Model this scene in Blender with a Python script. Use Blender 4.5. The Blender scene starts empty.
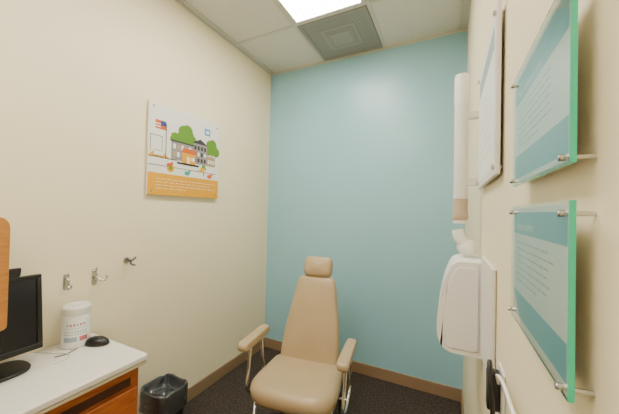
import bpy, bmesh, math, random
from mathutils import Vector, Matrix
random.seed(3)
D=2.6; H=3.02; CH=1.5; XL=-1.8; XR=0.118; YB=-1.5
sc=bpy.context.scene
# ------------------------------------------------------------ materials
def new_mat(name):
    m=bpy.data.materials.new(name); m.use_nodes=True
    return m, m.node_tree, m.node_tree.nodes['Principled BSDF']
def mat(name,col,rough=0.5,metal=0.0,var=0.0,scale=20,bump=0.0,bscale=200,coat=0.0,spec=0.5,col2=None,detail=3):
    m,nt,b=new_mat(name)
    b.inputs['Roughness'].default_value=rough
    b.inputs['Metallic'].default_value=metal
    b.inputs['Coat Weight'].default_value=coat
    b.inputs['Specular IOR Level'].default_value=spec
    tc=nt.nodes.new('ShaderNodeTexCoord')
    n=nt.nodes.new('ShaderNodeTexNoise'); n.inputs['Scale'].default_value=scale; n.inputs['Detail'].default_value=detail
    nt.links.new(tc.outputs['Object'],n.inputs['Vector'])
    r=nt.nodes.new('ShaderNodeValToRGB')
    c1=col2 if col2 else tuple(c*(1-var) for c in col)
    r.color_ramp.elements[0].position=0.35; r.color_ramp.elements[1].position=0.65
    r.color_ramp.elements[0].color=(*c1,1); r.color_ramp.elements[1].color=(*col,1)
    nt.links.new(n.outputs['Fac'],r.inputs['Fac']); nt.links.new(r.outputs['Color'],b.inputs['Base Color'])
    if bump>0:
        n2=nt.nodes.new('ShaderNodeTexNoise'); n2.inputs['Scale'].default_value=bscale; n2.inputs['Detail'].default_value=4
        nt.links.new(tc.outputs['Object'],n2.inputs['Vector'])
        bp=nt.nodes.new('ShaderNodeBump'); bp.inputs['Strength'].default_value=bump; bp.inputs['Distance'].default_value=0.002
        nt.links.new(n2.outputs['Fac'],bp.inputs['Height']); nt.links.new(bp.outputs['Normal'],b.inputs['Normal'])
    return m
def lensmat(name,col,s):
    m,nt,b=new_mat(name)
    tc=nt.nodes.new('ShaderNodeTexCoord'); ck=nt.nodes.new('ShaderNodeTexBrick')
    ck.offset=0; ck.inputs['Scale'].default_value=1; ck.inputs['Brick Width'].default_value=.045; ck.inputs['Row Height'].default_value=.045; ck.inputs['Mortar Size'].default_value=.003
    ck.inputs['Color1'].default_value=(*col,1); ck.inputs['Color2'].default_value=(*col,1); ck.inputs['Mortar'].default_value=(col[0]*.10,col[1]*.09,col[2]*.06,1)
    nt.links.new(tc.outputs['Object'],ck.inputs['Vector'])
    nt.links.new(ck.outputs['Color'],b.inputs['Emission Color'])
    b.inputs['Base Color'].default_value=(.8,.8,.75,1)
    b.inputs['Emission Strength'].default_value=s
    return m
def wood(name,c1,c2):
    m,nt,b=new_mat(name)
    tc=nt.nodes.new('ShaderNodeTexCoord'); mp=nt.nodes.new('ShaderNodeMapping')
    mp.inputs['Scale'].default_value=(6,6,40)
    n=nt.nodes.new('ShaderNodeTexNoise'); n.inputs['Scale'].default_value=2; n.inputs['Detail'].default_value=5
    r=nt.nodes.new('ShaderNodeValToRGB')
    r.color_ramp.elements[0].position=.3; r.color_ramp.elements[1].position=.7
    r.color_ramp.elements[0].color=(*c1,1); r.color_ramp.elements[1].color=(*c2,1)
    nt.links.new(tc.outputs['Object'],mp.inputs['Vector']); nt.links.new(mp.outputs['Vector'],n.inputs['Vector'])
    nt.links.new(n.outputs['Fac'],r.inputs['Fac']); nt.links.new(r.outputs['Color'],b.inputs['Base Color'])
    b.inputs['Roughness'].default_value=.4
    return m
M={}
M['cream']=mat('cream_paint',(0.89,0.80,0.575),.5,var=.02,scale=2,bump=.15,bscale=250)
M['teal']=mat('teal_paint',(0.315,0.585,0.69),.30,var=.03,scale=2,bump=.12,bscale=250)
M['ceil']=mat('ceiling_tile',(0.76,0.75,0.70),.9,var=.10,scale=130,bump=.3,bscale=150)
M['tbar']=mat('tbar_white',(0.62,0.60,0.54),.5)
M['carpet']=mat('carpet',(0.075,0.054,0.042),.95,scale=75,bump=1,bscale=300,col2=(0.012,0.009,0.008),detail=6)
M['base']=mat('baseboard_vinyl',(0.30,0.20,0.12),.5,var=.05)
M['white']=mat('white_plastic',(0.84,0.84,0.82),.35,var=.02)
M['offwhite']=mat('offwhite_plastic',(0.74,0.73,0.69),.4,var=.03)
M['grey']=mat('grey_metal_paint',(0.30,0.295,0.27),.5,var=.05)
M['dgrey']=mat('dark_grey',(0.12,0.12,0.12),.5)
M['black']=mat('black_plastic',(0.010,0.010,0.012),.35,var=.1)
M['screen']=mat('screen_glass',(0.008,0.010,0.016),.18,var=.1)
M['chrome']=mat('brushed_steel',(0.62,0.62,0.60),.25,metal=1)
M['vinyl']=mat('beige_vinyl',(0.45,0.34,0.20),.33,var=.05,scale=8,bump=.2,bscale=180)
M['counter']=mat('laminate_white',(0.80,0.77,0.71),.3,var=.03,scale=60)
M['edge']=mat('laminate_edge',(0.62,0.52,0.38),.5)
M['wood']=wood('cherry_wood',(0.34,0.085,0.02),(0.50,0.155,0.035))
M['woodl']=wood('oak_wood',(0.46,0.18,0.035),(0.56,0.25,0.055))
M['woodd']=mat('dark_recess',(0.06,0.02,0.01),.7)  # very dark brown: painted shade of the slot, also the toe kick colour
M['bag']=mat('bin_bag',(0.05,0.055,0.06),.22,bump=1,bscale=22,spec=.9)
M['paper']=mat('paper_white',(0.82,0.87,0.85),.6)
M['teal_ink']=mat('teal_ink',(0.11,0.37,0.45),.5)
M['ink']=mat('grey_ink',(0.34,0.42,0.44),.6)
M['brown_refl']=mat('brown_reflection',(0.48,0.38,0.29),.3)  # brownish reflection on the tube, painted as a base colour
M['lens']=lensmat('troffer_lens',(1.0,0.95,0.84),27)
def glass(name,col,rough,alpha):
    m,nt,b=new_mat(name)
    b.inputs['Base Color'].default_value=(*col,1); b.inputs['Roughness'].default_value=rough
    b.inputs['Transmission Weight'].default_value=alpha; b.inputs['IOR'].default_value=1.3
    return m
M['acryl']=glass('clear_acrylic',(0.93,0.99,0.96),.03,1.0)
M['acryl_edge']=mat('green_glass_edge',(0.03,0.62,0.36),.15)
def flat(name,c): return mat(name,c,.5)
for k,c in dict(p_or=(0.78,0.37,0.002),p_gr=(0.12,0.27,0.02),p_gy=(0.28,0.26,0.26),p_dk=(0.04,0.035,0.035),p_rd=(0.62,0.12,0.02),
                p_bl=(0.03,0.33,0.62),p_nv=(0.03,0.06,0.22),p_tn=(0.45,0.32,0.18),p_wh=(0.80,0.80,0.76),p_tl=(0.05,0.38,0.35)).items():
    M[k]=flat(k,c)
# ------------------------------------------------------------ builders
def link(o,parent=None):
    sc.collection.objects.link(o)
    if parent: o.parent=parent
    return o
def empty(name,loc=(0,0,0),rotz=0,basis=None):
    e=bpy.data.objects.new(name,None); e.empty_display_size=.05
    sc.collection.objects.link(e)
    if basis is not None: e.matrix_world=Matrix.Translation(loc)@basis.to_4x4()
    else:
        e.location=loc; e.rotation_euler=(0,0,rotz)
    return e
def finish(o,m,smooth=True,bevel=0,seg=3):
    if m: o.data.materials.append(m)
    if bevel:
        b=o.modifiers.new('bevel','BEVEL'); b.width=bevel; b.segments=seg; b.limit_method='ANGLE'; b.angle_limit=math.radians(35)
    if smooth:
        for p in o.data.polygons: p.use_smooth=True
        w=o.modifiers.new('wn','WEIGHTED_NORMAL'); w.keep_sharp=False
    return o
def box(name,lo,hi,m,parent=None,bevel=0.0,seg=3,rot=None):
    me=bpy.data.meshes.new(name); bm=bmesh.new()
    c=[(a+b)/2 for a,b in zip(lo,hi)]; s=[abs(b-a) for a,b in zip(lo,hi)]
    bmesh.ops.create_cube(bm,size=1)
    for v in bm.verts: v.co=Vector((v.co.x*s[0],v.co.y*s[1],v.co.z*s[2]))
    bm.to_mesh(me); bm.free()
    o=bpy.data.objects.new(name,me); o.location=c
    if rot: o.rotation_euler=rot
    link(o,parent)
    return finish(o,m,bevel>0,bevel,seg)
def round_poly(pts,r,seg=6):
    out=[]; n=len(pts)
    for i in range(n):
        p=Vector(pts[i]); a=Vector(pts[i-1]); b=Vector(pts[(i+1)%n])
        rr=r[i] if isinstance(r,(list,tuple)) else r
        if rr<=0: out.append(tuple(p)); continue
        da=(a-p).normalized(); db=(b-p).normalized()
        p0=p+da*rr; p2=p+db*rr
        for k in range(seg+1):
            t=k/seg
            q=p0*(1-t)**2+p*2*t*(1-t)+p2*t*t
            out.append(tuple(q))
    return out
def prism(name,pts,d0,d1,m,parent=None,bevel=0,seg=4,axis='Z',loc=(0,0,0),rot=None):
    """extrude a 2D outline. axis Z: (x,y)->z ; axis Y: (x,z)->y ; axis X: (y,z)->x"""
    me=bpy.data.meshes.new(name); bm=bmesh.new()
    def f(p,d):
        return {'Z':(p[0],p[1],d),'Y':(p[0],d,p[1]),'X':(d,p[0],p[1])}[axis]
    a=[bm.verts.new(f(p,d0)) for p in pts]; b=[bm.verts.new(f(p,d1)) for p in pts]
    bm.faces.new(a[::-1]); bm.faces.new(b)
    n=len(pts)
    for i in range(n): bm.faces.new([a[i],a[(i+1)%n],b[(i+1)%n],b[i]])
    bmesh.ops.recalc_face_normals(bm,faces=bm.faces)
    bm.to_mesh(me); bm.free()
    o=bpy.data.objects.new(name,me); o.location=loc
    if rot: o.rotation_euler=rot
    link(o,parent)
    return finish(o,m,bevel>0,bevel,seg)
def cushion(name,pts,d0,d1,m,parent,axis='Z',puff=.02,edge=.03,rings=6):
    """upholstered pad: outline shrinks toward both faces along a rounded profile, with a domed face"""
    cx=sum(p[0] for p in pts)/len(pts); cy=sum(p[1] for p in pts)/len(pts)
    me=bpy.data.meshes.new(name); bm=bmesh.new()
    def f(x,y,d): return {'Z':(x,y,d),'Y':(x,d,y),'X':(d,x,y)}[axis]
    R=max(math.hypot(p[0]-cx,p[1]-cy) for p in pts)
    mid=(d0+d1)/2; hh=(d1-d0)/2; L=[]
    lev=[]
    inner=[(0.0,1.0),(.25,.985),(.5,.93),(.7,.84)]
    for s,c in inner: lev.append((s,-(hh+puff*(c-.84)/.16*1.0)))
    for k in range(rings+1):
        a=math.pi*(k/rings)-math.pi/2
        lev.append((None,a))
    for s,c in inner[::-1]: lev.append((s,hh+puff*(c-.84)/.16*1.0))
    base=1-edge/R*1.2
    for s,val in lev:
        if s is None:
            sc_=(base+(1-base)*math.cos(val)); z_=math.sin(val)*hh
        else: sc_=s*base*1.25 if s<.8 else base; z_=val; sc_=min(sc_,base)
        if s==0.0: L.append([bm.verts.new(f(cx,cy,mid+z_))])
        else: L.append([bm.verts.new(f(cx+(p[0]-cx)*sc_,cy+(p[1]-cy)*sc_,mid+z_)) for p in pts])
    n=len(pts)
    for a,b in zip(L,L[1:]):
        for i in range(n):
            j=(i+1)%n
            if len(a)==1: bm.faces.new([a[0],b[j],b[i]])
            elif len(b)==1: bm.faces.new([a[i],a[j],b[0]])
            else: bm.faces.new([a[i],a[j],b[j],b[i]])
    bmesh.ops.recalc_face_normals(bm,faces=bm.faces); bm.to_mesh(me); bm.free()
    o=bpy.data.objects.new(name,me); link(o,parent); me.materials.append(m)
    for p in me.polygons: p.use_smooth=True
    return o
def shape(name,pts,z,m,parent):
    me=bpy.data.meshes.new(name); me.from_pydata([(p[0],p[1],z) for p in pts],[],[list(range(len(pts)))]); me.update()
    o=bpy.data.objects.new(name,me); link(o,parent); me.materials.append(m); return o
def rect(name,x0,y0,x1,y1,z,m,parent): return shape(name,[(x0,y0),(x1,y0),(x1,y1),(x0,y1)],z,m,parent)
def circ(name,cx,cy,r,z,m,parent,ry=None,n=20):
    ry=ry or r
    return shape(name,[(cx+r*math.cos(2*math.pi*i/n),cy+ry*math.sin(2*math.pi*i/n)) for i in range(n)],z,m,parent)
def lathe(name,prof,m,parent=None,loc=(0,0,0),rot=None,n=40,sub=False):
    me=bpy.data.meshes.new(name); bm=bmesh.new(); rings=[]
    for r,z in prof:
        rings.append([bm.verts.new((max(r,1e-5)*math.cos(2*math.pi*i/n),max(r,1e-5)*math.sin(2*math.pi*i/n),z)) for i in range(n)])
    for a,b in zip(rings,rings[1:]):
        for i in range(n): bm.faces.new([a[i],a[(i+1)%n],b[(i+1)%n],b[i]])
    bmesh.ops.remove_doubles(bm,verts=bm.verts,dist=1e-4)
    bmesh.ops.recalc_face_normals(bm,faces=bm.faces)
    bm.to_mesh(me); bm.free()
    o=bpy.data.objects.new(name,me); o.location=loc
    if rot: o.rotation_euler=rot
    link(o,parent); me.materials.append(m)
    for p in me.polygons: p.use_smooth=True
    e=o.modifiers.new('es','EDGE_SPLIT'); e.split_angle=math.radians(40)
    return o
def tube(name,pts,r,m,parent=None,smooth=True,cyc=False):
    cu=bpy.data.curves.new(name,'CURVE'); cu.dimensions='3D'; cu.bevel_depth=r; cu.bevel_resolution=5; cu.use_fill_caps=True; cu.resolution_u=10
    if smooth:
        s=cu.splines.new('BEZIER'); s.bezier_points.add(len(pts)-1)
        for b,p in zip(s.bezier_points,pts): b.co=p; b.handle_left_type=b.handle_right_type='AUTO'
    else:
        s=cu.splines.new('POLY'); s.points.add(len(pts)-1)
        for b,p in zip(s.points,pts): b.co=(*p,1)
    s.use_cyclic_u=cyc
    tmp=bpy.data.objects.new(name,cu); sc.collection.objects.link(tmp)
    dg=bpy.context.evaluated_depsgraph_get(); me=bpy.data.meshes.new_from_object(tmp.evaluated_get(dg))
    bpy.data.objects.remove(tmp)
    o=bpy.data.objects.new(name,me); link(o,parent); me.materials.clear(); me.materials.append(m)
    for p in me.polygons: p.use_smooth=True
    return o
def text(name,s,x,y,size,z,m,parent,align='LEFT'):
    cu=bpy.data.curves.new(name,'FONT'); cu.body=s; cu.size=size; cu.align_x=align
    o=bpy.data.objects.new(name,cu); o.location=(x,y,z); link(o,parent); cu.materials.append(m); return o
B_LEFT=Matrix(((0,0,1),(1,0,0),(0,1,0)))       # local x->+Y, y->+Z, z->+X
B_RIGHT=Matrix(((0,0,-1),(-1,0,0),(0,1,0)))    # local x->-Y, y->+Z, z->-X
# ------------------------------------------------------------ room
T=.08
box('floor',(XL-T,YB-T,-T),(XR+T,D+T,0),M['carpet'])
box('ceiling',(XL-T,YB-T,H),(XR+T,D+T,H+T),M['ceil'])
box('wall_left',(XL-T,YB-T,0),(XL,D+T,H),M['cream'])
box('wall_right',(XR,YB-T,0),(XR+T,D+T,H),M['cream'])
box('wall_back',(XL,D,0),(XR,D+T,H),M['teal'])
box('wall_front',(XL,YB-T,0),(XR,YB,H),M['cream'])
def bb(name,lo,hi): box(name,lo,hi,M['base'],bevel=.004)
bb('baseboard_left',(XL,YB,0),(XL+.012,D,.10))
bb('baseboard_back',(XL+.012,D-.012,0),(XR-.012,D,.10))
bb('baseboard_right',(XR-.012,YB,0),(XR,D,.10))
# entrance door behind the camera
e=empty('door_1',(-.75,YB,0))
box('leaf',(-.44,.002,.005),(.44,.03,2.08),M['woodl'],e,bevel=.003)
for n,lo,hi in [('jamb_left',(-.50,.002,0),(-.445,.045,2.14)),('jamb_right',(.445,.002,0),(.50,.045,2.14)),('jamb_head',(-.445,.002,2.085),(.445,.045,2.14))]:
    box(n,lo,hi,M['offwhite'],e,bevel=.004)
tube('lever',[(.37,.03,1.0),(.37,.08,1.0),(.26,.08,1.0)],.009,M['chrome'],e,smooth=False)
g=empty('ceiling_grid',(0,0,0))
xs=[-1.765,-1.155,-.545,.065]; ys=[-1.06,-.45,.16,.77,1.38,1.99]
for i,x in enumerate(xs): box(f'main_tee_{i}',(x-.012,YB,H-.008),(x+.012,D,H),M['tbar'],g)
for i,y in enumerate(ys): box(f'cross_tee_{i}',(XL,y-.012,H-.007),(XR,y+.012,H),M['tbar'],g)
box('wall_angle_left',(XL,YB,H-.02),(XL+.004,D,H),M['tbar'],g)
box('wall_angle_back',(XL,D-.004,H-.02),(XR,D,H),M['tbar'],g)
# troffers
def troffer(y0,y1):
    x0,x1=-1.143,-.557; e=empty('ceiling_light',((x0+x1)/2,(y0+y1)/2,H)); w=(x1-x0)/2; l=(y1-y0)/2; f=.03
    for n,lo,hi in [('frame_l',(-w,-l,-.014),(-w+f,l,0)),('frame_r',(w-f,-l,-.014),(w,l,0)),
                    ('frame_n',(-w+f,-l,-.014),(w-f,-l+f,0)),('frame_f',(-w+f,l-f,-.014),(w-f,l,0))]:
        box(n,lo,hi,M['tbar'],e,bevel=.003)
    box('lens',(-w+f,-l+f,-.008),(w-f,l-f,-.001),M['lens'],e)
troffer(.782,1.978); troffer(-1.048,.148)
# vent
e=empty('ceiling_vent',(-.85,2.285,H)); w=.288
for n,lo,hi in [('frame_l',(-w,-w,-.014),(-w+.03,w,0)),('frame_r',(w-.03,-w,-.014),(w,w,0)),
                ('frame_n',(-w+.03,-w,-.014),(w-.03,-w+.03,0)),('frame_f',(-w+.03,w-.03,-.014),(w-.03,w,0))]:
    box(n,lo,hi,M['grey'],e,bevel=.003)
mv,nt,b=new_mat('perforated_plate')
tc=nt.nodes.new('ShaderNodeTexCoord'); vo=nt.nodes.new('ShaderNodeTexVoronoi'); vo.inputs['Scale'].default_value=70; vo.inputs['Randomness'].default_value=0
r=nt.nodes.new('ShaderNodeValToRGB'); r.color_ramp.elements[0].color=(.10,.097,.085,1); r.color_ramp.elements[1].color=(.33,.32,.29,1)
r.color_ramp.elements[0].position=.3; r.color_ramp.elements[1].position=.4
nt.links.new(tc.outputs['Object'],vo.inputs['Vector']); nt.links.new(vo.outputs['Distance'],r.inputs['Fac']); nt.links.new(r.outputs['Color'],b.inputs['Base Color'])
box('perforated_panel',(-w+.03,-w+.03,-.008),(w-.03,w-.03,-.001),mv,e)
M['grey2']=mat('light_grey_metal',(0.34,0.33,0.30),.5)
for i,q in enumerate((.15,.12,.085)):
    box(f'diffuser_step_{i}',(-q,-q,-.012-.004*i),(q,q,-.008-.004*i),M['grey2'] if i!=1 else M['grey'],e,bevel=.002)
# ------------------------------------------------------------ poster (left wall)
PW,PH=.63,.625
e=empty('wall_poster',(XL,1.182,1.587),basis=B_LEFT)
box('backing',(0,0,.012),(PW,PH,.024),M['white'],e)
for i,(x,y) in enumerate(((.03,.03),(.60,.03),(.03,.595),(.60,.595))):
    lathe(f'standoff_{i}',[(0,0),(.006,0),(.006,.028),(0,.028)],M['chrome'],e,loc=(x,y,0),n=16)
z=.0245
rect('art_ground',0,0,PW,PH,z,M['p_wh'],e)
rect('orange_band',0,0,PW,.15,z+.0005,M['p_or'],e)
def A(n,pts,m,k=1): shape(n,pts,z+.0006*k,M[m],e)
def R(n,x0,y0,x1,y1,m,k=1): rect(n,x0,y0,x1,y1,z+.0006*k,M[m],e)
for i,(y,x1) in enumerate(((.11,.56),(.088,.54),(.066,.58),(.044,.30))):
    x=.06; j=0
    while x<x1:
        w_=random.uniform(.02,.05); R(f'caption_{i}_{j}',x,y,min(x+w_,.6),y+.0032,'p_wh',2); x+=w_+.012; j+=1
R('street_line',.0,.20,.60,.204,'p_dk',2)
R('kerb_line',.0,.255,.22,.26,'p_dk',2)
R('school',.17,.26,.36,.39,'p_gy',2); R('hall',.36,.26,.50,.42,'p_gy',2); R('annex',.50,.26,.59,.34,'p_tn',2)
A('hall_roof',[(.35,.42),(.51,.42),(.43,.46)],'p_dk',2)
R('school_roof',.16,.39,.37,.40,'p_dk',3)
for i in range(5):
    for j in range(2): R(f'school_window_{i}_{j}',.185+i*.034,.285+j*.055,.207+i*.034,.32+j*.055,'p_wh' if (i+j)%2 else 'p_tn',3)
for i in range(4):
    for j in range(3): R(f'hall_window_{i}_{j}',.372+i*.032,.275+j*.048,.392+i*.032,.305+j*.048,'p_wh' if (i*j)%2 else 'p_dk',3)
for i in range(3): R(f'annex_window_{i}',.51+i*.027,.28,.528+i*.027,.31,'p_wh',3)
R('shop',.265,.25,.385,.325,'p_or',4); A('shop_awning',[(.255,.325),(.395,.325),(.38,.36),(.27,.36)],'p_rd',5)
R('shop_door',.305,.25,.33,.30,'p_wh',5); R('shop_window',.345,.27,.375,.30,'p_wh',5)
def tree(cx,cy,r,n):
    R(f'trunk_{n}',cx-.006,cy-r-.05,cx+.006,cy,'p_tn',1.1)
    for i,(dx,dy,q) in enumerate(((0,0,1),(-.7,-.4,.7),(.7,-.4,.7),(.1,.6,.7),(-.4,.4,.7))):
        circ(f'foliage_{n}_{i}',cx+dx*r,cy+dy*r,r*q,z+.0006*(1.4+.02*i),M['p_gr'],e)
tree(.30,.45,.068,0); tree(.555,.41,.058,1); tree(.47,.24,.018,2); tree(.20,.42,.03,3)
R('flag_pole',.125,.26,.131,.50,'p_dk',2)
R('flag_field',.045,.45,.125,.51,'p_rd',2); R('flag_canton',.085,.475,.125,.51,'p_nv',3)
for i in range(2): R(f'flag_stripe_{i}',.045,.462+i*.018,.085,.47+i*.018,'p_wh',3)
R('blue_tag',.47,.505,.53,.56,'p_bl',2); R('blue_tag_inner',.485,.52,.515,.545,'p_wh',3)
A('hill',[(.0,.26),(.03,.29),(.09,.30),(.16,.26)],'p_or',1)
R('bus',.04,.27,.11,.30,'p_wh',3)
R('bus_outline_t',.04,.30,.11,.303,'p_dk',3); R('bus_outline_b',.04,.267,.11,.27,'p_dk',3)
R('house_outline_l',.012,.29,.016,.40,'p_dk',2); R('house_outline_t',.012,.40,.10,.404,'p_dk',2); R('house_outline_r',.096,.31,.10,.40,'p_dk',2)
R('flower_bed',.22,.235,.42,.25,'p_dk',3)
for i,(x,c) in enumerate(((.16,'p_rd'),(.31,'p_tl'),(.45,'p_or'),(.53,'p_rd'))):
    y=.175 if i%2 else .215
    circ(f'figure_body_{i}',x,y,.024,z+.0018,M[c],e,ry=.016); circ(f'figure_head_{i}',x+.02,y+.016,.010,z+.0021,M[c],e)
circ('sun_badge',.17,.195,.03,z+.0017,M['p_or'],e); circ('sun_core',.17,.195,.014,z+.0022,M['p_gr'],e)
# ------------------------------------------------------------ hooks on left wall
def hook(y,zc,kind):
    e=empty('wall_hook',(XL,y,zc),basis=B_LEFT)
    if kind==0:
        prism('plate',round_poly([(-.013,-.042),(.013,-.042),(.013,.042),(-.013,.042)],.01),0,.005,M['chrome'],e,bevel=.002)
        tube('prong',[(0,.02,.005),(0,.01,.025),(0,-.02,.030),(0,-.03,.045),(0,-.012,.055)],.005,M['chrome'],e)
        tube('lower_prong',[(0,-.03,.005),(0,-.04,.02),(0,-.035,.03)],.004,M['chrome'],e)
    elif kind==2:
        prism('plate',round_poly([(-.013,-.045),(.013,-.045),(.013,.045),(-.013,.045)],.01),0,.005,M['chrome'],e,bevel=.002)
        tube('prong',[(0,.0,.005),(.005,-.005,.03),(.02,-.02,.045),(.035,-.015,.05),(.04,.005,.05)],.005,M['chrome'],e)
        tube('upper_prong',[(0,.03,.005),(0,.04,.02),(0,.055,.025)],.004,M['chrome'],e)
    else:
        prism('plate',round_poly([(-.018,-.018),(.018,-.018),(.018,.018),(-.018,.018)],.015),0,.006,M['chrome'],e,bevel=.002)
        tube('arm',[(0,.0,.006),(0,.0,.03),(0,.01,.05)],.007,M['chrome'],e)
        tube('cross_arm',[(-.03,.018,.05),(0,.0,.045),(.03,.018,.05)],.006,M['dgrey'],e)
        tube('lower_arm',[(0,.0,.04),(.01,-.025,.045),(.028,-.03,.05)],.005,M['dgrey'],e)
hook(.771,1.10,0); hook(.903,1.10,2); hook(1.078,1.168,1)
# ------------------------------------------------------------ desk
ZT=.785; YE=.905; XF=-1.305
e=empty('desk_counter',(0,0,0))
prism('countertop',round_poly([(XL+.002,-1.1),(XF,-1.1),(XF,YE),(XL+.002,YE)],[0,.02,.02,0]),ZT-.028,ZT,M['counter'],e,bevel=.006)
prism('edge_band',round_poly([(XL+.002,-1.1),(XF-.002,-1.1),(XF-.002,YE-.002),(XL+.002,YE-.002)],[0,.02,.02,0]),ZT-.043,ZT-.029,M['edge'],e,bevel=.002)
CX=-1.35
box('cabinet_carcass',(XL+.02,-.1,.06),(CX,YE-.02,ZT-.043),M['wood'],e,bevel=.003)
box('toe_kick',(XL+.05,-.08,0),(-1.43,YE-.08,.06),M['woodd'],e)
box('slot_shade',(CX,.38,ZT-.135),(CX+.004,YE-.06,ZT-.095),M['woodd'],e)  # dark strip on the carcass face paints the shade inside an open slot
box('top_rail',(CX,.36,ZT-.09),(CX+.013,YE-.03,ZT-.05),M['wood'],e,bevel=.003)
for i,(z0,z1) in enumerate(((.46,.64),(.27,.445),(.075,.255))):
    box(f'drawer_front_{i}',(CX,.36,z0),(CX+.02,YE-.035,z1),M['wood'],e,bevel=.004)
    zc=(z0+z1)/2; q=CX+.02
    tube(f'drawer_pull_{i}',[(q,.56,zc),(q+.025,.57,zc),(q+.025,.67,zc),(q,.68,zc)],.005,M['chrome'],e,smooth=False)
    box(f'door_front_{i}',(CX,-.08,z0),(CX+.02,.345,z1),M['wood'],e,bevel=.004)
box('end_panel',(XL+.02,-1.08,0),(-1.40,-1.05,ZT-.045),M['wood'],e,bevel=.003)
# wipes tub
e=empty('wipes_canister',(-1.715,.785,ZT))
R0=.058
lathe('tub',[(0,0),(R0-.004,0),(R0,.004),(R0,.17),(R0-.004,.175)],M['white'],e)
lathe('lid',[(R0+.002,.165),(R0+.003,.172),(R0+.003,.198),(R0-.004,.206),(0.03,.208),(0.028,.213),(0,.213)],M['offwhite'],e)
def wrap(name,a0,a1,z0,z1,m,r=R0+.0008,n=14):
    me=bpy.data.meshes.new(name); vs=[];fs=[]
    for i in range(n+1):
        a=math.radians(a0+(a1-a0)*i/n); vs+= [(r*math.cos(a),r*math.sin(a),z0),(r*math.cos(a),r*math.sin(a),z1)]
    for i in range(n): fs.append((2*i,2*i+2,2*i+3,2*i+1))
    me.from_pydata(vs,[],fs); me.update(); o=bpy.data.objects.new(name,me); link(o,e); me.materials.append(m)
lbl=flat('label_red',(0.55,0.16,0.20)); lbl2=flat('label_grey',(0.36,0.43,0.55))
wrap('label_ground',-180,180,.02,.15,M['paper'],R0+.0004,40)
for i in range(6):
    a=-62+i*13; wrap(f'label_letter_{i}',a,a+8,.112,.124,lbl if i%3 else lbl2)
wrap('label_stripe',-75,25,.100,.102,lbl2)
for i in range(9):
    a=-75+i*11; wrap(f'label_small_{i}',a,a+8,.082,.087,lbl2); wrap(f'label_small_b_{i}',a,a+7,.070,.075,lbl2)
wrap('label_base',-75,-20,.035,.058,lbl2); wrap('label_base_b',-10,25,.035,.058,lbl)
def ellipsoid(name,loc,s,m,parent=None,rz=0,cut=True,n=24):
    me=bpy.data.meshes.new(name); bm=bmesh.new(); bmesh.ops.create_uvsphere(bm,u_segments=n,v_segments=16,radius=1)
    for v in bm.verts:
        zz=v.co.z
        if cut and zz<0: zz*=.15
        v.co=Vector((v.co.x*s[0],v.co.y*s[1],zz*s[2]))
    bm.to_mesh(me); bm.free(); o=bpy.data.objects.new(name,me); o.location=loc; o.rotation_euler=(0,0,rz); link(o,parent)
    me.materials.append(m)
    for p in me.polygons: p.use_smooth=True
    return o
e=empty('computer_mouse',(-1.622,.838,ZT),rotz=math.radians(28))
ellipsoid('body',(0,0,.005),(.060,.034,.038),M['black'],e)
box('scroll_wheel',(-.040,-.003,.028),(-.024,.003,.036),M['dgrey'],e,bevel=.001)
tube('cable',[(-.056,0,.006),(-.066,-.03,.003),(-.064,-.07,.003),(-.075,-.11,.003),(-.10,-.135,.003)],.002,M['black'],e)
tube('monitor_cable',[(-1.58,.645,ZT+.003),(-1.58,.69,ZT+.003),(-1.63,.715,ZT+.003),(-1.69,.69,ZT+.003),(-1.74,.67,ZT+.003),(-1.785,.65,ZT+.003)],.0024,M['offwhite'])
# monitor
e=empty('computer_monitor',(-1.675,.450,ZT),rotz=math.radians(2))
prism('base',round_poly([(-.085,-.14),(.085,-.14),(.085,.14),(-.085,.14)],.08,8),0,.014,M['black'],e,bevel=.005)
box('neck',(-.055,-.035,.014),(-.025,.035,.16),M['black'],e,bevel=.008)
hd=empty('head',(-.015,-.062,.225)); hd.parent=e; hd.rotation_euler=(0,math.radians(-6),0)
w=.25; h=.168
box('housing',(-.028,-w,-h),(-.002,w,h),M['black'],hd,bevel=.008)
for n,lo,hi in [('bezel_top',(-.004,-w,h-.018),(.008,w,h)),('bezel_bottom',(-.004,-w,-h),(.008,w,-h+.024)),('bezel_left',(-.004,-w,-h+.024),(.008,-w+.018,h-.018)),('bezel_right',(-.004,w-.018,-h+.024),(.008,w,h-.018))]:
    box(n,lo,hi,M['black'],hd,bevel=.003)
box('screen',(-.002,-w+.018,-h+.024),(.001,w-.018,h-.018),M['screen'],hd)
prism('webcam',round_poly([(-.02,0),(.02,0),(.025,.04),(-.025,.04)],.008),-.02,.01,M['black'],hd,bevel=.003,axis='X',loc=(0,.155,h))
# wall cabinet
e=empty('wall_cabinet',(0,0,0))
box('body',(XL+.001,-.45,1.22),(-1.512,.43,1.43),M['woodl'],e,bevel=.003)
prism('door',round_poly([(-.46,1.025),(.460,1.025),(.460,1.455),(-.46,1.455)],[.01,.02,.05,.01]),-1.51,-1.49,M['woodl'],e,bevel=.004,axis='X')
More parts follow.
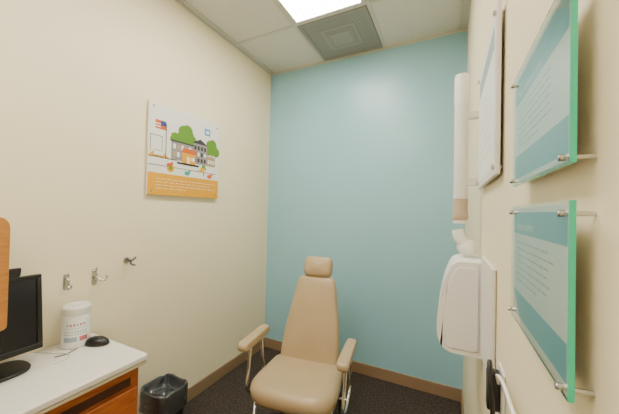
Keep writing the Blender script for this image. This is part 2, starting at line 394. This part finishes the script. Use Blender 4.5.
# ------------------------------------------------------------ bin
e=empty('trash_bin',(-1.605,1.225,0))
o_=round_poly([(-.108,-.10),(.108,-.10),(.108,.10),(-.108,.10)],.06,8)
def loft(name,rings,m,parent,th=0):
    me=bpy.data.meshes.new(name); bm=bmesh.new(); rr=[]
    for pts in rings: rr.append([bm.verts.new(p) for p in pts])
    n=len(rings[0])
    for a,b in zip(rr,rr[1:]):
        for i in range(n): bm.faces.new([a[i],a[(i+1)%n],b[(i+1)%n],b[i]])
    bm.faces.new(rr[0][::-1]); bmesh.ops.recalc_face_normals(bm,faces=bm.faces)
    bm.to_mesh(me); bm.free(); o=bpy.data.objects.new(name,me); link(o,parent); me.materials.append(m)
    if th:
        s=o.modifiers.new('s','SOLIDIFY'); s.thickness=th
    for p in me.polygons: p.use_smooth=True
    return o
def ring(s,z,jit=0): return [(x*s+random.uniform(-jit,jit),y*s+random.uniform(-jit,jit),z+random.uniform(-jit,jit)*1.2) for x,y in o_]
loft('bin_body',[ring(.78,.0),ring(.80,.01),ring(1.0,.36)],M['black'],e,.004)
rings=[ring(1.07,.24,.007),ring(1.09,.29,.006),ring(1.10,.34,.006),ring(1.08,.375,.006),ring(.96,.375,.006),ring(.90,.35,.010),ring(.86,.32,.014),ring(.6,.30,.022),ring(.3,.31,.02),ring(.05,.30,.003)]
bo=loft('bin_bag',rings,M['bag'],e)
bm=bmesh.new(); bm.from_mesh(bo.data); bm.faces.ensure_lookup_table()
bmesh.ops.delete(bm,geom=[f for f in bm.faces if len(f.verts)>4],context='FACES_ONLY'); bm.to_mesh(bo.data); bm.free()
sb=bo.modifiers.new('ss','SUBSURF'); sb.levels=2; sb.render_levels=2
# ------------------------------------------------------------ chair
e=empty('exam_chair',(-.812,1.56,0),rotz=math.radians(8))
cushion('seat',round_poly([(-.27,-.25),(.27,-.25),(.24,.20),(-.24,.20)],[.17,.17,.07,.07],10),.395,.505,M['vinyl'],e,puff=.012,edge=.04)
prism('seat_pan',round_poly([(-.20,-.19),(.20,-.19),(.19,.17),(-.19,.17)],.05),.372,.398,M['dgrey'],e)
rc=math.radians(-17)
bk=empty('back_assembly',(0,.17,.455)); bk.parent=e; bk.rotation_euler=(rc,0,0)
cushion('backrest',round_poly([(-.205,-.02),(.205,-.02),(.205,.16),(.135,.595),(-.135,.595),(-.205,.16)],[.05,.05,.12,.05,.05,.12],8),-.04,.04,M['vinyl'],bk,axis='Y',puff=.01,edge=.03)
cushion('headrest',round_poly([(-.108,.585),(.108,.585),(.108,.735),(-.108,.735)],.05,8),-.05,.045,M['vinyl'],bk,axis='Y',puff=.01,edge=.03)
for s in (-1,1): tube(f'headrest_post_{s}',[(s*.05,.01,.54),(s*.05,.01,.65)],.007,M['chrome'],bk,smooth=False)
box('back_plate',(-.12,.045,.04),(.12,.055,.5),M['dgrey'],bk,bevel=.004)
for s in (-1,1):
    n='left' if s<0 else 'right'; X=s*.30
    cushion(f'armrest_{n}',round_poly([(X-.034,-.20),(X+.034,-.20),(X+.030,.14),(X-.030,.14)],.03,6),.66,.705,M['vinyl'],e,puff=.003,edge=.015)
    tube(f'arm_frame_{n}',[(X,-.08,.665),(X,-.10,.52),(X*.98,-.12,.40),(X*.98,.08,.40),(X,.08,.52),(X,.06,.665)],.010,M['chrome'],e)
    tube(f'leg_frame_{n}',[(s*.22,-.22,.012),(s*.22,-.15,.36),(s*.22,.15,.36),(s*.22,.24,.012)],.012,M['chrome'],e,smooth=False)
    tube(f'arm_link_{n}',[(X*.98,0,.40),(s*.18,0,.388)],.009,M['chrome'],e,smooth=False)
for i,y in enumerate((-.15,.15)): tube(f'cross_bar_{i}',[(-.22,y,.36),(.22,y,.36)],.012,M['chrome'],e,smooth=False)
# ------------------------------------------------------------ glass signs right wall
def sign(z0,title,hdr_frac,rows,seed):
    SW,SH=.252,.178
    random.seed(seed)
    e=empty('acrylic_sign',(XR,.58,z0),basis=B_RIGHT)
    g0,g1=.017,.022
    box('acrylic_sheet',(0,0,g0),(SW-.0002,SH,g1),M['acryl'],e)
    box('edge_near',(SW,0,g0),(SW+.0006,SH,g1),M['acryl_edge'],e)
    box('edge_bottom',(0,-.0006,g0),(SW,0,g1),M['acryl_edge'],e)
    box('paper',(.008,.004,g0-.0022),(SW-.010,SH-.004,g0-.001),M['paper'],e)
    zz=g0-.0008
    rect('header_band',.008,SH*(1-hdr_frac),SW-.010,SH-.010,zz,M['teal_ink'],e)
    rect('footer_band',.008,.010,SW-.010,.046,zz,M['teal_ink'],e)
    text('title',title,.03,SH*(1-hdr_frac)+.007,.015,zz+.0002,M['paper'],e)
    for i in range(rows):
        y=SH*(1-hdr_frac)-.014-i*.0095; x=.035
        while x<.185-(.05 if i==rows-1 else 0):
            w_=random.uniform(.006,.02); rect(f'text_{i}_{int(x*1000)}',x,y,x+w_,y+.0022,zz+.0002,M['ink'],e); x+=w_+.004
    for i,(x,y) in enumerate(((.008,.008),(SW-.012,.006),(.008,SH-.010),(SW-.012,SH-.012))):
        lathe(f'standoff_{i}',[(0,0),(.0022,0),(.0022,g0-.003)],M['chrome'],e,loc=(x,y,0),n=16)
        lathe(f'standoff_cap_{i}',[(0.0028,g1),(.0034,g1),(.0034,g1+.004),(.003,g1+.005),(0,g1+.005)],M['chrome'],e,loc=(x,y,0),n=16)
    return e
sign(1.549,'Our promise to you',.28,7,4)
sign(1.337,'Patient comfort',.24,7,7)
# framed picture
e=empty('picture_frame',(XR,1.27,1.60),basis=B_RIGHT)
FW,FH=.455,.43
box('backing',(0,0,.008),(FW,FH,.018),M['offwhite'],e,bevel=.001)
rect('picture_field',.02,.02,FW-.02,FH-.02,.0184,M['paper'],e)
rect('picture_band',.04,.33,FW-.04,.39,.0187,M['ink'],e)
for i in range(6): rect(f'picture_line_{i}',.06,.08+i*.035,FW-.06-(i%3)*.03,.088+i*.035,.0187,M['offwhite'],e)
for i,(x,y) in enumerate(((.02,.02),(FW-.02,.02),(.02,FH-.02),(FW-.02,FH-.02))):
    lathe(f'standoff_{i}',[(0,0),(.005,0),(.005,.007)],M['chrome'],e,loc=(x,y,0),n=16)
    lathe(f'standoff_cap_{i}',[(0,.0182),(.007,.0182),(.007,.024),(0,.025)],M['chrome'],e,loc=(x,y,0),n=16)
# ------------------------------------------------------------ cup dispenser
cx,cy=.043,1.35
e=empty('cup_dispenser',(cx,cy,0))
lathe('tube',[(0,1.50),(.024,1.50),(.0265,1.51),(.0265,1.98)],M['white'],e)
lathe('top_cap',[(.0285,1.96),(.0285,2.08),(.026,2.09),(0,2.09)],M['white'],e)
lathe('reflection_collar',[(.0275,1.475),(.030,1.48),(.030,1.50),(.0275,1.505),(.0275,1.565)],M['brown_refl'],e)  # collar band carries the tube's brown reflection in its colour
lathe('lower_lip',[(0,1.462),(.026,1.462),(.0275,1.475)],M['white'],e)
for i,z_ in enumerate((1.62,1.9)):
    box(f'bracket_{i}',(.02,-.012,z_),(XR-cx-.0005,.012,z_+.03),M['white'],e,bevel=.003)
e=empty('handset_on_cradle',(cx,cy-.02,0))
tube('curved_neck',[(.035,0,1.345),(.018,-.005,1.375),(-.002,-.005,1.405),(-.008,0,1.435)],.023,M['white'],e)
ellipsoid('bulb',(.026,0,1.365),(.038,.036,.034),M['white'],e,cut=False)
# ------------------------------------------------------------ towel dispenser
prof=[(.117,1.325),(.02,1.325),(-.012,1.25),(-.035,1.12),(-.035,1.03),(-.005,.985),(.117,.985)]
e=empty('paper_towel_dispenser',(0,0,0))
prism('cover',round_poly(prof,[0,.03,.04,.04,.03,.03,0],6),1.185,1.42,M['white'],e,bevel=.012,seg=4,axis='Y')
prism('side_seam',round_poly([(.10,1.305),(.03,1.305),(.005,1.25),(-.015,1.12),(-.015,1.04),(.0,1.005),(.10,1.005)],.015),1.180,1.186,M['white'],e,bevel=.002,axis='Y')
box('wall_plate',(XR-.012,.90,1.02),(XR-.001,1.178,1.355),M['offwhite'],e,bevel=.004)
# outlet w/ plugs
e=empty('power_outlet',(XR,.79,1.09),basis=B_RIGHT)
prism('plate',round_poly([(-.035,-.057),(.035,-.057),(.035,.057),(-.035,.057)],.006),0.0005,.006,M['offwhite'],e,bevel=.002)
prism('black_adapter',round_poly([(-.022,-.045),(.010,-.045),(.010,.045),(-.022,.045)],.01),.006,.032,M['black'],e,bevel=.004)
tube('black_cord',[(-.004,-.04,.02),(-.004,-.10,.022),(.01,-.25,.015),(.015,-.60,.01),(.015,-.98,.01)],.004,M['black'],e)
tube('black_cord_loop',[(.0,.04,.025),(.01,.07,.028),(.03,.05,.03),(.045,-.03,.025),(.035,-.10,.02),(.012,-.16,.018)],.005,M['black'],e)
tube('white_cord',[(.02,.03,.012),(.06,.065,.02),(.12,.085,.02),(.20,.09,.02),(.29,.075,.018),(.34,-.02,.012),(.35,-.30,.01),(.35,-.98,.01)],.0032,M['white'],e)
# ------------------------------------------------------------ world
wd=bpy.data.worlds.new('w'); sc.world=wd; wd.use_nodes=True
wd.node_tree.nodes['Background'].inputs[0].default_value=(1,.95,.85,1); wd.node_tree.nodes['Background'].inputs[1].default_value=.3
# ------------------------------------------------------------ camera
f=282.0; th=math.radians(26.3); p=math.radians(.8); ro=math.radians(1.29)
F0=Vector((-math.sin(th),math.cos(th),0)); R_=Vector((math.cos(th),math.sin(th),0)); U0=Vector((0,0,1))
F=F0*math.cos(p)+U0*math.sin(p); U=U0*math.cos(p)-F0*math.sin(p)
R2=R_*math.cos(ro)+U*math.sin(ro); U2=U*math.cos(ro)-R_*math.sin(ro)
cam=bpy.data.cameras.new('camera'); cam.sensor_width=36; cam.lens=f/619*36; cam.clip_start=.01
co=bpy.data.objects.new('camera',cam); sc.collection.objects.link(co)
m3=Matrix((R2,U2,-F)).transposed()
co.matrix_world=Matrix.Translation((0,0,CH))@m3.to_4x4()
sc.camera=co
